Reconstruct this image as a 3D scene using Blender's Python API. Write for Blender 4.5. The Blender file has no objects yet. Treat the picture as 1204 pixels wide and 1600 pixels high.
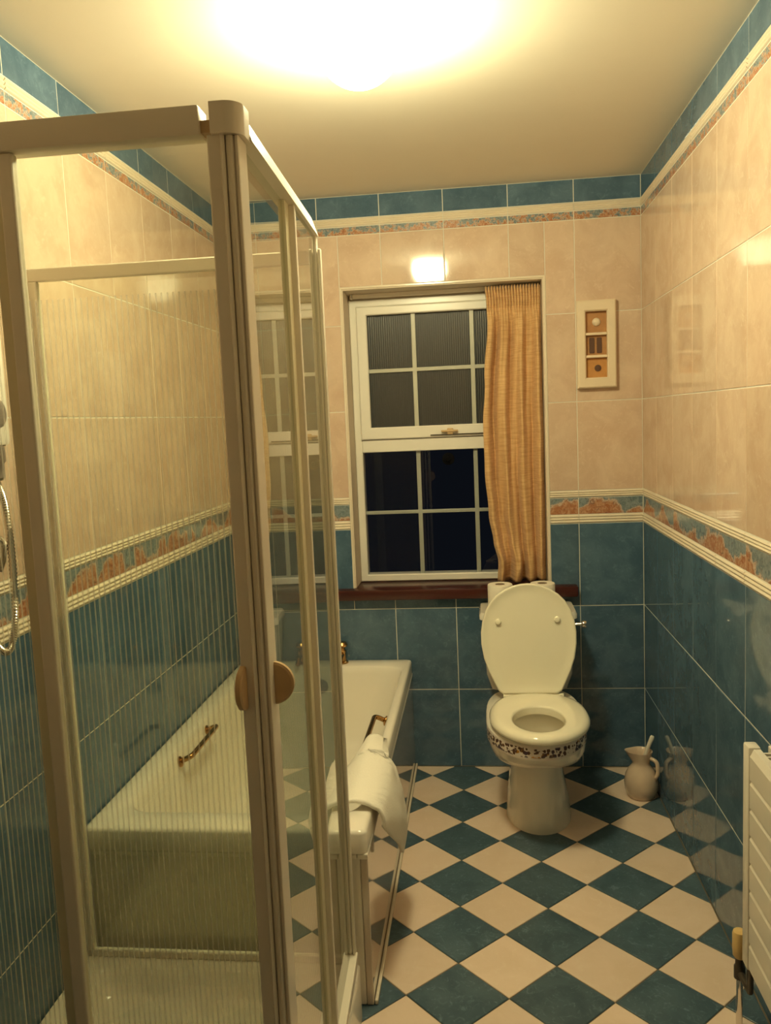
import bpy, bmesh, math, random
from mathutils import Vector, Matrix, noise as mnoise
random.seed(7)
PI = math.pi
S = bpy.context.scene
COL = S.collection

# ------------------------------------------------------------------ camera, world, exposure
XR, XL, L, H = 0.646, -1.021, 3.327, 2.339       # right wall, left wall, back wall, ceiling
cam_data = bpy.data.cameras.new('camera')
cam_data.sensor_width = 36.0
cam_data.sensor_fit = 'AUTO'
cam_data.lens = 1286.77 / 1600 * 36
cam_data.clip_start = 0.02
cam = bpy.data.objects.new('camera', cam_data)
COL.objects.link(cam)
_y, _p, _r = 0.11333, -0.11044, -0.04313
fw = Vector((-math.sin(_y) * math.cos(_p), math.cos(_y) * math.cos(_p), math.sin(_p)))
r0 = Vector((math.cos(_y), math.sin(_y), 0))
u0 = r0.cross(fw)
rt = math.cos(_r) * r0 + math.sin(_r) * u0
up = -math.sin(_r) * r0 + math.cos(_r) * u0
cam.matrix_world = Matrix(((rt.x, up.x, -fw.x, 0), (rt.y, up.y, -fw.y, 0), (rt.z, up.z, -fw.z, 1.4539), (0, 0, 0, 1)))
S.camera = cam

world = bpy.data.worlds.new('night')
S.world = world
world.use_nodes = True
world.node_tree.nodes['Background'].inputs[0].default_value = (0.5, 0.62, 0.9, 1)
world.node_tree.nodes['Background'].inputs[1].default_value = 0.0075

S.view_settings.view_transform = 'Standard'
S.view_settings.look = 'None'
S.view_settings.gamma = 1
S.view_settings.use_curve_mapping = False
S.view_settings.exposure = 0.0
S.cycles.transparent_max_bounces = 24
S.cycles.max_bounces = 12
S.cycles.diffuse_bounces = 6
LAMP_STRENGTH = 152.0
LAMP_COLOR = (1.0, 0.905, 0.515)

# ------------------------------------------------------------------ materials
class NT:
    def __init__(s, name):
        s.m = bpy.data.materials.new(name)
        s.m.use_nodes = True
        s.t = s.m.node_tree
        s.b = s.t.nodes['Principled BSDF']
        s.out = s.t.nodes['Material Output']
    def n(s, typ, **kw):
        o = s.t.nodes.new(typ)
        for k, v in kw.items():
            setattr(o, k, v)
        return o
    def l(s, a, b):
        s.t.links.new(a, b)
    def math(s, op, a, b=None, clamp=False):
        o = s.n('ShaderNodeMath', operation=op, use_clamp=clamp)
        for i, v in enumerate((a, b)):
            if v is None:
                continue
            if isinstance(v, (int, float)):
                o.inputs[i].default_value = v
            else:
                s.l(v, o.inputs[i])
        return o.outputs[0]
    def mix(s, fac, a, b):
        o = s.n('ShaderNodeMix', data_type='RGBA')
        for sock, v in ((o.inputs[0], fac), (o.inputs[6], a), (o.inputs[7], b)):
            if isinstance(v, (int, float)):
                sock.default_value = v
            elif isinstance(v, tuple):
                sock.default_value = v if len(v) == 4 else (*v, 1)
            else:
                s.l(v, sock)
        return o.outputs[2]
    def ramp(s, fac, a, b):
        o = s.n('ShaderNodeMapRange')
        o.inputs[1].default_value = a
        o.inputs[2].default_value = b
        o.interpolation_type = 'SMOOTHSTEP'
        s.l(fac, o.inputs[0])
        return o.outputs[0]
    def coord(s):
        tc = s.n('ShaderNodeTexCoord')
        oi = s.n('ShaderNodeObjectInfo')
        v = s.n('ShaderNodeVectorMath', operation='SCALE')
        v.inputs[0].default_value = (13.1, 7.7, 5.3)
        s.l(oi.outputs['Random'], v.inputs['Scale'])
        a = s.n('ShaderNodeVectorMath', operation='ADD')
        s.l(tc.outputs['Object'], a.inputs[0])
        s.l(v.outputs[0], a.inputs[1])
        return tc.outputs['Object'], a.outputs[0], oi.outputs['Random']
    def noise(s, vec, scale, detail=4, rough=0.55, dist=0.0):
        o = s.n('ShaderNodeTexNoise')
        o.inputs['Scale'].default_value = scale
        o.inputs['Detail'].default_value = detail
        o.inputs['Roughness'].default_value = rough
        o.inputs['Distortion'].default_value = dist
        s.l(vec, o.inputs['Vector'])
        return o.outputs['Fac']
    def bump(s, h, strength, dist=0.002):
        o = s.n('ShaderNodeBump')
        o.inputs['Strength'].default_value = strength
        o.inputs['Distance'].default_value = dist
        s.l(h, o.inputs['Height'])
        s.l(o.outputs[0], s.b.inputs['Normal'])

def plain(name, col, rough=0.4, metal=0.0, var=0.06, scale=12, spec=0.5, bump=0.0, coat=0.0):
    t = NT(name)
    t.b.inputs['Roughness'].default_value = rough
    t.b.inputs['Metallic'].default_value = metal
    t.b.inputs['Specular IOR Level'].default_value = spec
    t.b.inputs['Coat Weight'].default_value = coat
    t.b.inputs['Coat Roughness'].default_value = 0.05
    _, v, _ = t.coord()
    f = t.noise(v, scale)
    lo = tuple(c * (1 - var) for c in col)
    hi = tuple(min(1, c * (1 + var)) for c in col)
    t.l(t.mix(f, lo, hi), t.b.inputs['Base Color'])
    if bump:
        t.bump(f, bump)
    return t.m

def tile_mat(name, a, b, c, rough, scale=9, wav=0.06):
    """glazed marbled tile: two mottled colours and a veining colour"""
    t = NT(name)
    _, v, rnd = t.coord()
    f1 = t.ramp(t.noise(v, scale, 6, 0.62, 0.6), 0.33, 0.68)
    f2 = t.noise(v, scale * 4.5, 5, 0.7, 1.2)
    vein = t.ramp(f2, 0.52, 0.72)
    col = t.mix(f1, a, b)
    col = t.mix(t.math('MULTIPLY', vein, 0.55), col, c)
    hsv = t.n('ShaderNodeHueSaturation')
    t.l(t.math('ADD', t.math('MULTIPLY', rnd, 0.12), 0.94), hsv.inputs['Value'])
    t.l(col, hsv.inputs['Color'])
    t.l(hsv.outputs[0], t.b.inputs['Base Color'])
    t.b.inputs['Roughness'].default_value = rough
    t.b.inputs['Specular IOR Level'].default_value = 0.42
    w = t.noise(v, 5.0, 2, 0.4)
    t.bump(w, wav, 0.004)
    return t.m

def border_mat(name, amp, k, fine, swing=1.0):
    """printed border: orange and teal marbling parted by a cream scroll line"""
    t = NT(name)
    o, v, rnd = t.coord()
    sep = t.n('ShaderNodeSeparateXYZ')
    t.l(o, sep.inputs[0])
    n1 = t.noise(v, fine * 0.35, 2, 0.5)
    ph = t.math('MULTIPLY', sep.outputs[0], 2 * PI / k)
    ph = t.math('ADD', t.math('ADD', ph, t.math('MULTIPLY', rnd, 6.28)), t.math('MULTIPLY', t.math('SUBTRACT', n1, 0.5), 5.0))
    wave = t.math('MULTIPLY', t.math('SINE', ph), amp * swing)
    d = t.math('SUBTRACT', t.math('MULTIPLY', sep.outputs[2], swing), wave)
    d = t.math('ADD', d, t.math('MULTIPLY', t.math('SUBTRACT', t.noise(v, fine, 5, 0.7), 0.5), amp * (3.0 if swing == 1 else 8.0)))
    fac = t.ramp(d, -amp * 0.5, amp * 0.5)
    m2 = t.noise(v, fine * 2.2, 5, 0.7, 1.0)
    orange = t.mix(t.ramp(m2, 0.35, 0.7), (0.34, 0.13, 0.06), (0.58, 0.36, 0.22))
    teal = t.mix(t.ramp(m2, 0.3, 0.65), (0.10, 0.15, 0.18), (0.26, 0.31, 0.32))
    col = t.mix(fac, orange, teal)
    line = t.math('SUBTRACT', 1.0, t.ramp(t.math('ABSOLUTE', d), amp * 0.05, amp * 0.22))
    col = t.mix(t.math('MULTIPLY', line, 0.7), col, (0.66, 0.50, 0.38))
    dark = t.ramp(t.noise(v, fine * 1.4, 4, 0.6, 2.0), 0.58, 0.68)
    col = t.mix(t.math('MULTIPLY', dark, 0.6), col, (0.10, 0.06, 0.05))
    t.l(col, t.b.inputs['Base Color'])
    t.b.inputs['Roughness'].default_value = 0.16
    t.bump(m2, 0.08, 0.002)
    return t.m

def glass_mat(name, tint, ior, axis=None, pitch=0.0089, cover=0.33, opac=0.55, ztop=1.515, line_col=(0.74, 0.70, 0.58)):
    """thin clear sheet: mirror reflection by Fresnel on the outer face, straight tinted transmission, optional printed stripes"""
    t = NT(name)
    t.t.nodes.remove(t.b)
    geo = t.n('ShaderNodeNewGeometry')
    front = t.math('SUBTRACT', 1.0, geo.outputs['Backfacing'])
    tr = t.n('ShaderNodeBsdfTransparent')
    t.l(t.mix(front, (1, 1, 1), tint), tr.inputs[0])
    base = tr.outputs[0]
    if axis is not None:
        tc = t.n('ShaderNodeTexCoord')
        sep = t.n('ShaderNodeSeparateXYZ')
        t.l(tc.outputs['Object'], sep.inputs[0])
        fr = t.math('FRACT', t.math('DIVIDE', t.math('ADD', sep.outputs[axis], 20.0), pitch))
        tri = t.math('ABSOLUTE', t.math('SUBTRACT', fr, 0.5))
        mask = t.math('SUBTRACT', 1.0, t.ramp(tri, cover / 2 - 0.09, cover / 2 + 0.09))
        mask = t.math('MULTIPLY', mask, t.math('LESS_THAN', sep.outputs[2], ztop))
        mask = t.math('MULTIPLY', t.math('MULTIPLY', mask, front), opac)
        df = t.n('ShaderNodeBsdfDiffuse'); df.inputs[0].default_value = (*line_col, 1)
        tl = t.n('ShaderNodeBsdfTranslucent'); tl.inputs[0].default_value = (*line_col, 1)
        mx = t.n('ShaderNodeMixShader'); mx.inputs[0].default_value = 0.5
        t.l(df.outputs[0], mx.inputs[1]); t.l(tl.outputs[0], mx.inputs[2])
        m2 = t.n('ShaderNodeMixShader')
        t.l(mask, m2.inputs[0]); t.l(base, m2.inputs[1]); t.l(mx.outputs[0], m2.inputs[2])
        base = m2.outputs[0]
    fz = t.n('ShaderNodeFresnel'); fz.inputs[0].default_value = ior
    refl = t.math('DIVIDE', t.math('MULTIPLY', fz.outputs[0], 2.0), t.math('ADD', fz.outputs[0], 1.0))   # both faces of the sheet
    gl = t.n('ShaderNodeBsdfGlossy'); gl.inputs['Roughness'].default_value = 0.0
    fin = t.n('ShaderNodeMixShader')
    t.l(t.math('MULTIPLY', refl, front), fin.inputs[0])
    t.l(base, fin.inputs[1]); t.l(gl.outputs[0], fin.inputs[2])
    t.l(fin.outputs[0], t.out.inputs[0])
    return t.m

M = {}
M['cream_tile'] = tile_mat('cream_tile', (0.655, 0.51, 0.39), (0.57, 0.42, 0.312), (0.71, 0.58, 0.455), 0.06, 8, 0.03)
M['blue_tile'] = tile_mat('blue_tile', (0.058, 0.115, 0.175), (0.095, 0.165, 0.235), (0.15, 0.24, 0.32), 0.05, 10, 0.03)
M['cream_strip'] = plain('cream_strip', (0.76, 0.68, 0.55), 0.15)
M['border'] = border_mat('border_print', 0.026, 0.25, 26)
M['border_small'] = border_mat('border_print_small', 0.012, 0.10, 60, 0.3)
M['grout'] = plain('grout', (0.70, 0.68, 0.60), 0.8)
M['floor_cream'] = tile_mat('floor_cream', (0.84, 0.67, 0.54), (0.79, 0.62, 0.48), (0.87, 0.72, 0.59), 0.33, 7, 0.03)
M['floor_teal'] = tile_mat('floor_teal', (0.045, 0.085, 0.115), (0.075, 0.125, 0.16), (0.20, 0.28, 0.33), 0.28, 10, 0.03)
M['floor_grout'] = plain('floor_grout', (0.16, 0.13, 0.09), 0.8)
M['ceiling'] = plain('ceiling_paint', (0.84, 0.80, 0.70), 0.85, var=0.03, scale=5)
M['plaster'] = plain('plaster', (0.66, 0.57, 0.46), 0.7)
M['white_frame'] = plain('white_frame', (0.84, 0.78, 0.67), 0.28, var=0.03)
M['upvc'] = plain('white_upvc', (0.82, 0.79, 0.72), 0.25, var=0.03)
M['bar'] = plain('grey_green_bar', (0.50, 0.50, 0.42), 0.35)
M['ceramic'] = plain('white_ceramic', (0.84, 0.80, 0.70), 0.12, var=0.02, coat=0.4)
M['ceramic_pink'] = plain('pale_pink_ceramic', (0.74, 0.58, 0.44), 0.15, var=0.12, scale=20, coat=0.3)
M['seat'] = plain('seat_plastic', (0.92, 0.87, 0.70), 0.14, var=0.02, coat=0.3)
M['acrylic'] = plain('white_acrylic', (0.86, 0.81, 0.71), 0.12, var=0.02)
M['panel'] = plain('glossy_panel', (0.62, 0.52, 0.42), 0.06, var=0.04, spec=0.9, coat=0.8)
M['brass'] = plain('aged_brass', (0.45, 0.26, 0.10), 0.25, 1.0)
M['chrome'] = plain('chrome', (0.75, 0.72, 0.68), 0.10, 1.0, var=0.02)
M['dark_metal'] = plain('dark_metal', (0.10, 0.08, 0.06), 0.4, 0.6)
M['grey_plastic'] = plain('grey_plastic', (0.22, 0.19, 0.17), 0.35)
M['black'] = plain('black_rubber', (0.004, 0.004, 0.005), 0.9, spec=0.1)
M['mahogany'] = plain('mahogany', (0.055, 0.013, 0.010), 0.25, var=0.3, scale=6)
M['paper'] = plain('tissue_paper', (0.84, 0.79, 0.68), 0.95, var=0.04, scale=60, bump=0.2)
M['card'] = plain('card_core', (0.30, 0.22, 0.15), 0.9)
M['towel'] = plain('white_towelling', (0.88, 0.84, 0.74), 1.0, var=0.05, scale=220, bump=0.5)
M['wood_cream'] = plain('cream_painted_wood', (0.74, 0.62, 0.46), 0.4)
M['tan'] = plain('tan_backing', (0.42, 0.21, 0.08), 0.7, var=0.25, scale=40)
M['tan2'] = plain('orange_backing', (0.50, 0.24, 0.07), 0.7, var=0.25, scale=40)
M['dark_slot'] = plain('dark_brown', (0.09, 0.04, 0.02), 0.6)
M['shell'] = plain('pale_shell', (0.72, 0.60, 0.44), 0.5, var=0.15, scale=60)
M['radiator'] = plain('radiator_enamel', (0.80, 0.74, 0.64), 0.3, var=0.03)
M['valve_cap'] = plain('yellowed_plastic', (0.72, 0.50, 0.20), 0.4)
M['bronze_plastic'] = plain('gold_tan_plastic', (0.55, 0.38, 0.20), 0.3)
M['seal'] = plain('milky_seal', (0.74, 0.69, 0.50), 0.3)
M['glass'] = glass_mat('clear_glass', (0.90, 0.93, 0.84), 1.5)
M['glass_front'] = glass_mat('striped_glass_front', (0.93, 0.94, 0.86), 1.5, 0, opac=0.34, cover=0.36)
M['glass_side'] = glass_mat('striped_glass_side', (0.86, 0.90, 0.78), 1.5, 1, opac=0.5, cover=0.45)
M['pane'] = glass_mat('window_glass', (0.88, 0.90, 0.92), 1.3)

def frosted():
    t = NT('ribbed_obscure_glass')
    t.t.nodes.remove(t.b)
    tc = t.n('ShaderNodeTexCoord')
    sep = t.n('ShaderNodeSeparateXYZ'); t.l(tc.outputs['Object'], sep.inputs[0])
    h = t.math('SINE', t.math('MULTIPLY', sep.outputs[0], 2 * PI / 0.009))
    bp = t.n('ShaderNodeBump'); bp.inputs['Strength'].default_value = 0.5; bp.inputs['Distance'].default_value = 0.001
    t.l(h, bp.inputs['Height'])
    tr = t.n('ShaderNodeBsdfTransparent'); tr.inputs[0].default_value = (0.6, 0.62, 0.6, 1)
    df = t.n('ShaderNodeBsdfDiffuse'); df.inputs[0].default_value = (0.065, 0.07, 0.07, 1)
    t.l(bp.outputs[0], df.inputs['Normal'])
    a = t.n('ShaderNodeMixShader'); a.inputs[0].default_value = 0.5
    t.l(tr.outputs[0], a.inputs[1]); t.l(df.outputs[0], a.inputs[2])
    gl = t.n('ShaderNodeBsdfGlossy'); gl.inputs['Roughness'].default_value = 0.30
    t.l(bp.outputs[0], gl.inputs['Normal'])
    b = t.n('ShaderNodeMixShader'); b.inputs[0].default_value = 0.07
    t.l(a.outputs[0], b.inputs[1]); t.l(gl.outputs[0], b.inputs[2])
    t.l(b.outputs[0], t.out.inputs[0])
    return t.m
M['frosted'] = frosted()

def curtain_mat():
    t = NT('gold_slub_fabric')
    tc = t.n('ShaderNodeTexCoord')
    mp = t.n('ShaderNodeMapping'); mp.inputs['Scale'].default_value = (14, 14, 230)
    t.l(tc.outputs['Object'], mp.inputs[0])
    f = t.noise(mp.outputs[0], 1.0, 4, 0.6)
    g = t.noise(tc.outputs['Object'], 300, 2)
    col = t.mix(t.ramp(f, 0.35, 0.72), (0.68, 0.44, 0.21), (0.53, 0.30, 0.125))
    t.l(col, t.b.inputs['Base Color'])
    t.b.inputs['Roughness'].default_value = 0.75
    t.b.inputs['Sheen Weight'].default_value = 0.15
    t.bump(t.math('ADD', f, t.math('MULTIPLY', g, 0.3)), 0.25, 0.001)
    return t.m
M['curtain'] = curtain_mat()

def floral_band():
    t = NT('flowered_glaze_band')
    o, v, _ = t.coord()
    vo = t.n('ShaderNodeTexVoronoi'); vo.inputs['Scale'].default_value = 84
    t.l(o, vo.inputs['Vector'])
    n = t.noise(o, 150, 3, 0.6)
    blot = t.ramp(t.math('ADD', vo.outputs['Distance'], t.math('MULTIPLY', n, 0.7)), 0.92, 0.80)
    sp = t.n('ShaderNodeSeparateXYZ'); t.l(o, sp.inputs[0])
    cen = t.ramp(t.math('ABSOLUTE', t.math('SUBTRACT', sp.outputs[2], 0.375)), 0.019, 0.013)
    blot = t.math('MULTIPLY', blot, cen)
    hue = t.noise(o, 32, 2)
    c = t.mix(t.ramp(hue, 0.42, 0.5), (0.07, 0.045, 0.075), (0.10, 0.05, 0.035))
    c = t.mix(t.ramp(hue, 0.60, 0.66), c, (0.55, 0.25, 0.04))
    col = t.mix(blot, (0.80, 0.72, 0.64), c)
    t.l(col, t.b.inputs['Base Color'])
    t.b.inputs['Roughness'].default_value = 0.12
    t.b.inputs['Coat Weight'].default_value = 0.3
    return t.m
M['floral'] = floral_band()

def lamp_mat():
    t = NT('lit_opal_globe')
    t.b.inputs['Base Color'].default_value = (0.9, 0.9, 0.85, 1)
    t.b.inputs['Emission Color'].default_value = (*LAMP_COLOR, 1)
    t.b.inputs['Emission Strength'].default_value = LAMP_STRENGTH
    return t.m
M['lamp'] = lamp_mat()

# ------------------------------------------------------------------ helpers
def wloc(o):
    v = Vector((0, 0, 0))
    while o is not None:
        v += o.location
        o = o.parent
    return v

def obj(name, geo, mat, parent=None, smooth=False, local=False, loc=None):
    """geo = (verts, faces) in world coordinates (or local ones when local=True) -> one mesh object"""
    me = bpy.data.meshes.new(name)
    vs, fs = geo
    off = Vector((0, 0, 0)) if local else (Vector(loc) if loc is not None else Vector((0, 0, 0)))
    if parent is not None and not local:
        off = wloc(parent)
    me.from_pydata([tuple(Vector(v) - off) for v in vs], [], fs)
    me.update()
    bm = bmesh.new(); bm.from_mesh(me)
    bmesh.ops.recalc_face_normals(bm, faces=bm.faces)
    bm.to_mesh(me); bm.free()
    me.materials.append(mat)
    if smooth:
        for p in me.polygons:
            p.use_smooth = True
        if smooth != 'all':
            me.set_sharp_from_angle(angle=math.radians(smooth if isinstance(smooth, (int, float)) and smooth is not True else 40))
    o = bpy.data.objects.new(name, me)
    COL.objects.link(o)
    if parent is not None:
        o.parent = parent
    elif loc is not None:
        o.location = loc
    return o

def thing(name, label, cat, loc, group=None):
    o = bpy.data.objects.new(name, None)
    o.empty_display_size = 0.05
    COL.objects.link(o)
    o.location = loc
    return tag(o, label, cat, group)

def tag(o, label, cat, group=None, kind=None):
    o['label'] = label; o['category'] = cat
    if group: o['group'] = group
    if kind: o['kind'] = kind
    return o

def join(*gs):
    V, F = [], []
    for v, f in gs:
        k = len(V)
        V += [tuple(x) for x in v]
        F += [tuple(i + k for i in q) for q in f]
    return V, F

def box(x0, x1, y0, y1, z0, z1, b=0.0):
    """axis-aligned box, edges rounded by b"""
    if b <= 0:
        v = [(x, y, z) for z in (z0, z1) for y in (y0, y1) for x in (x0, x1)]
        f = [(0, 2, 3, 1), (4, 5, 7, 6), (0, 1, 5, 4), (2, 6, 7, 3), (0, 4, 6, 2), (1, 3, 7, 5)]
        return v, f
    bm = bmesh.new()
    bmesh.ops.create_cube(bm, size=1)
    for v in bm.verts:
        v.co = ((x0 + x1) / 2 + v.co.x * (x1 - x0), (y0 + y1) / 2 + v.co.y * (y1 - y0), (z0 + z1) / 2 + v.co.z * (z1 - z0))
    bmesh.ops.bevel(bm, geom=list(bm.edges), offset=b, segments=2, affect='EDGES', profile=0.5)
    bm.verts.index_update()
    r = ([tuple(v.co) for v in bm.verts], [tuple(v.index for v in f.verts) for f in bm.faces])
    bm.free()
    return r

def loft(rings, cap0=True, cap1=True, closed=True):
    V, F = [], []
    n = len(rings[0])
    for r in rings:
        V += [tuple(p) for p in r]
    for i in range(len(rings) - 1):
        for j in range(n if closed else n - 1):
            a, b = i * n + j, i * n + (j + 1) % n
            F.append((a, b, b + n, a + n))
    if cap0: F.append(tuple(range(n - 1, -1, -1)))
    if cap1: F.append(tuple((len(rings) - 1) * n + j for j in range(n)))
    return V, F

def lathe(prof, cx, cy, n=32, cap0=True, cap1=True):
    return loft([[(cx + r * math.cos(2 * PI * j / n), cy + r * math.sin(2 * PI * j / n), z) for j in range(n)] for r, z in prof], cap0, cap1)

def disc(center, axis, prof, n=24):
    """turned form along a free axis; prof = [(radius, distance along the axis)]"""
    a = Vector(axis).normalized()
    e = a.orthogonal().normalized(); g = a.cross(e)
    c = Vector(center)
    return loft([[c + a * d + e * r * math.cos(2 * PI * j / n) + g * r * math.sin(2 * PI * j / n) for j in range(n)] for r, d in prof])

def tube(path, r, n=10, radii=None):
    P = [Vector(p) for p in path]
    rings = []
    nrm = None
    for i, p in enumerate(P):
        d = (P[min(i + 1, len(P) - 1)] - P[max(i - 1, 0)]).normalized()
        if nrm is None:
            nrm = d.orthogonal().normalized()
        else:
            nrm = (nrm - d * nrm.dot(d)).normalized()
        b = d.cross(nrm)
        rr = radii[i] if radii else r
        rings.append([p + rr * (nrm * math.cos(2 * PI * j / n) + b * math.sin(2 * PI * j / n)) for j in range(n)])
    return loft(rings)

def arc_path(pts, k=6):
    """round the inner corners of a polyline"""
    P = [Vector(p) for p in pts]
    out = [P[0]]
    for i in range(1, len(P) - 1):
        a, b, c = P[i - 1], P[i], P[i + 1]
        r = min((a - b).length, (c - b).length) * 0.45
        s, e = b + (a - b).normalized() * r, b + (c - b).normalized() * r
        for q in range(k + 1):
            t = q / k
            out.append(s * (1 - t) ** 2 + b * 2 * t * (1 - t) + e * t * t)
    out.append(P[-1])
    return out

def rrect(x0, x1, y0, y1, r, z, k=6):
    out = []
    for cx, cy, a0 in ((x1 - r, y1 - r, 0), (x0 + r, y1 - r, PI / 2), (x0 + r, y0 + r, PI), (x1 - r, y0 + r, 1.5 * PI)):
        for q in range(k + 1):
            a = a0 + q / k * PI / 2
            out.append((cx + r * math.cos(a), cy + r * math.sin(a), z))
    return out

def egg(cx, cy, a, bf, bb, z, n=48, pf=2.0, pb=2.0):
    out = []
    for j in range(n):
        t = 2 * PI * j / n
        c, s = math.cos(t), math.sin(t)
        p = pb if s > 0 else pf
        out.append((cx + a * math.copysign(abs(c) ** (2 / p), c), cy + (bb if s > 0 else bf) * math.copysign(abs(s) ** (2 / p), s), z))
    return out

# ------------------------------------------------------------------ the room shell
OX0, OX1, OZ0, OZ1 = -0.519, 0.277, 0.72, 1.981    # window opening in the back wall
G = 0.0012                                           # grout plane lies this far behind the tile faces
wall_back = obj('wall_back', join(
    box(XL - .1, OX0, L + G, L + .22, 0, H + .02), box(OX1, XR + .1, L + G, L + .22, 0, H + .02),
    box(OX0, OX1, L + G, L + .22, 0, OZ0), box(OX0, OX1, L + G, L + .22, OZ1, H + .02)), M['grout'])
tag(wall_back, 'far tiled wall with the window and the toilet against it', 'wall', kind='structure')
wall_left = obj('wall_left', box(XL - .1, XL - G, -0.5, L + .22, 0, H + .02), M['grout'])
tag(wall_left, 'tiled wall along the bath and the shower', 'wall', kind='structure')
wall_right = obj('wall_right', box(XR + G, XR + .1, -0.5, L + .22, 0, H + .02), M['grout'])
tag(wall_right, 'tiled wall with the radiator on it', 'wall', kind='structure')
wall_front = obj('wall_front', join(box(XL, -0.45, -0.42, -0.3, 0, H), box(0.5, XR, -0.42, -0.3, 0, H), box(-0.45, 0.5, -0.42, -0.3, 2.02, H)), M['plaster'])
tag(wall_front, 'plain wall with the open doorway opposite the window', 'wall', kind='structure')
floor = obj('floor', box(XL - .1, XR + .1, -0.5, L + .22, -0.1, -0.0025), M['floor_grout'])
tag(floor, 'floor of diagonal teal and cream checker tiles', 'floor', kind='structure')
ceiling = obj('ceiling', box(XL - .1, XR + .1, -0.5, L + .22, H, H + .1), M['ceiling'])
tag(ceiling, 'plain off-white painted ceiling', 'ceiling', kind='structure')

# --- wall tiles: every tile an object; equal tiles share a mesh
_tm = {}
def tile_mesh(w, h, mat, strip=False, name='tile'):
    key = (round(w, 4), round(h, 4), mat, strip)
    if key in _tm:
        return _tm[key]
    V, F = [], []
    hw, hh = w / 2, h / 2
    if strip:                                       # reeded trim: three rolls along the strip
        prof = []
        for k in range(3):
            for q in range(5):
                a = PI * q / 4
                prof.append((-hh + h * (k + q / 4) / 3, -0.0045 * math.sin(a)))
        prof = [(-hh, 0.004)] + prof + [(hh, 0.004)]
        for x in (-hw, hw):
            V += [(x, y, z) for z, y in prof]
        n = len(prof)
        F = [(i, i + 1, i + 1 + n, i + n) for i in range(n - 1)] + [tuple(range(n)), tuple(range(2 * n - 1, n - 1, -1))]
    else:
        b = 0.0016
        for (e, y) in ((0, 0.008), (0, 0.0007), (b, 0.0)):
            V += [(-hw + e, y, -hh + e), (hw - e, y, -hh + e), (hw - e, y, hh - e), (-hw + e, y, hh - e)]
        for r in (0, 4):
            F += [(r + i, r + (i + 1) % 4, r + 4 + (i + 1) % 4, r + 4 + i) for i in range(4)]
        F += [(8, 9, 10, 11), (3, 2, 1, 0)]
    me = bpy.data.meshes.new(name)
    me.from_pydata(V, [], F)
    bm = bmesh.new(); bm.from_mesh(me)
    bmesh.ops.recalc_face_normals(bm, faces=bm.faces)
    bm.to_mesh(me); bm.free()
    me.materials.append(mat)
    _tm[key] = me
    return me

GR = 0.0032
ROWS = [(0.0, 0.3326, 'blue_tile'), (0.3326, 0.6781, 'blue_tile'), (0.6781, 1.0130, 'blue_tile'),
        (1.0130, 1.0490, 'cream_strip'), (1.0490, 1.1170, 'border'), (1.1170, 1.1450, 'cream_strip'),
        (1.1450, 1.4957, 'cream_tile'), (1.4957, 1.8374, 'cream_tile'), (1.8374, 2.1880, 'cream_tile'),
        (2.1880, 2.2210, 'border_small'), (2.2210, 2.2530, 'cream_strip'), (2.2530, 2.3390, 'blue_tile')]
NAMES = {'blue_tile': 'tile', 'cream_tile': 'tile', 'cream_strip': 'trim_strip', 'border': 'border_tile', 'border_small': 'border_tile'}

def put_tile(parent, origin, ang, u0, u1, z0, z1, kind):
    g = GR / 2
    w, h = u1 - u0 - 2 * g, z1 - z0 - 2 * g
    if w < 0.004 or h < 0.004:
        return
    me = tile_mesh(w, h, M[kind], kind == 'cream_strip', NAMES[kind])
    o = bpy.data.objects.new(NAMES[kind], me)
    COL.objects.link(o)
    c, s = math.cos(ang), math.sin(ang)
    u = (u0 + u1) / 2
    o.location = (origin[0] + c * u, origin[1] + s * u, (z0 + z1) / 2)
    o.rotation_euler = (random.uniform(-.0022, .0022), 0, ang + random.uniform(-.0022, .0022))   # hand-laid, never quite flush
    o.parent = parent

def tile_wall(parent, origin, ang, ulist, hole=None):
    for (z0, z1, kind) in ROWS:
        for (a, b) in ulist:
            if hole is None or b <= hole[0] or a >= hole[1] or z1 <= hole[2] or z0 >= hole[3]:
                put_tile(parent, origin, ang, a, b, z0, z1, kind)
                continue
            # cut round the opening
            if a < hole[0]: put_tile(parent, origin, ang, a, hole[0], z0, z1, kind)
            if b > hole[1]: put_tile(parent, origin, ang, hole[1], b, z0, z1, kind)
            m0, m1 = max(a, hole[0]), min(b, hole[1])
            if z1 > hole[3]: put_tile(parent, origin, ang, m0, m1, hole[3], z1, kind)
            if z0 < hole[2]: put_tile(parent, origin, ang, m0, m1, z0, hole[2], kind)

W = 0.25
# back wall: x measured from the right-hand corner
ub = [(max(XL, XR - (k + 1) * W), XR - k * W) for k in range(7) if XR - k * W > XL + .01]
tile_wall(wall_back, (0, L, 0), 0, ub, (OX0 - .006, OX1 + .006, 0.722, OZ1 + .006))
us = [(k * W, (k + 1) * W) for k in range(12)]
tile_wall(wall_right, (XR, L, 0), -PI / 2, us)                       # local x runs towards the camera
tile_wall(wall_left, (XL, L, 0), PI / 2, [(-b, -a) for a, b in us])
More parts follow.
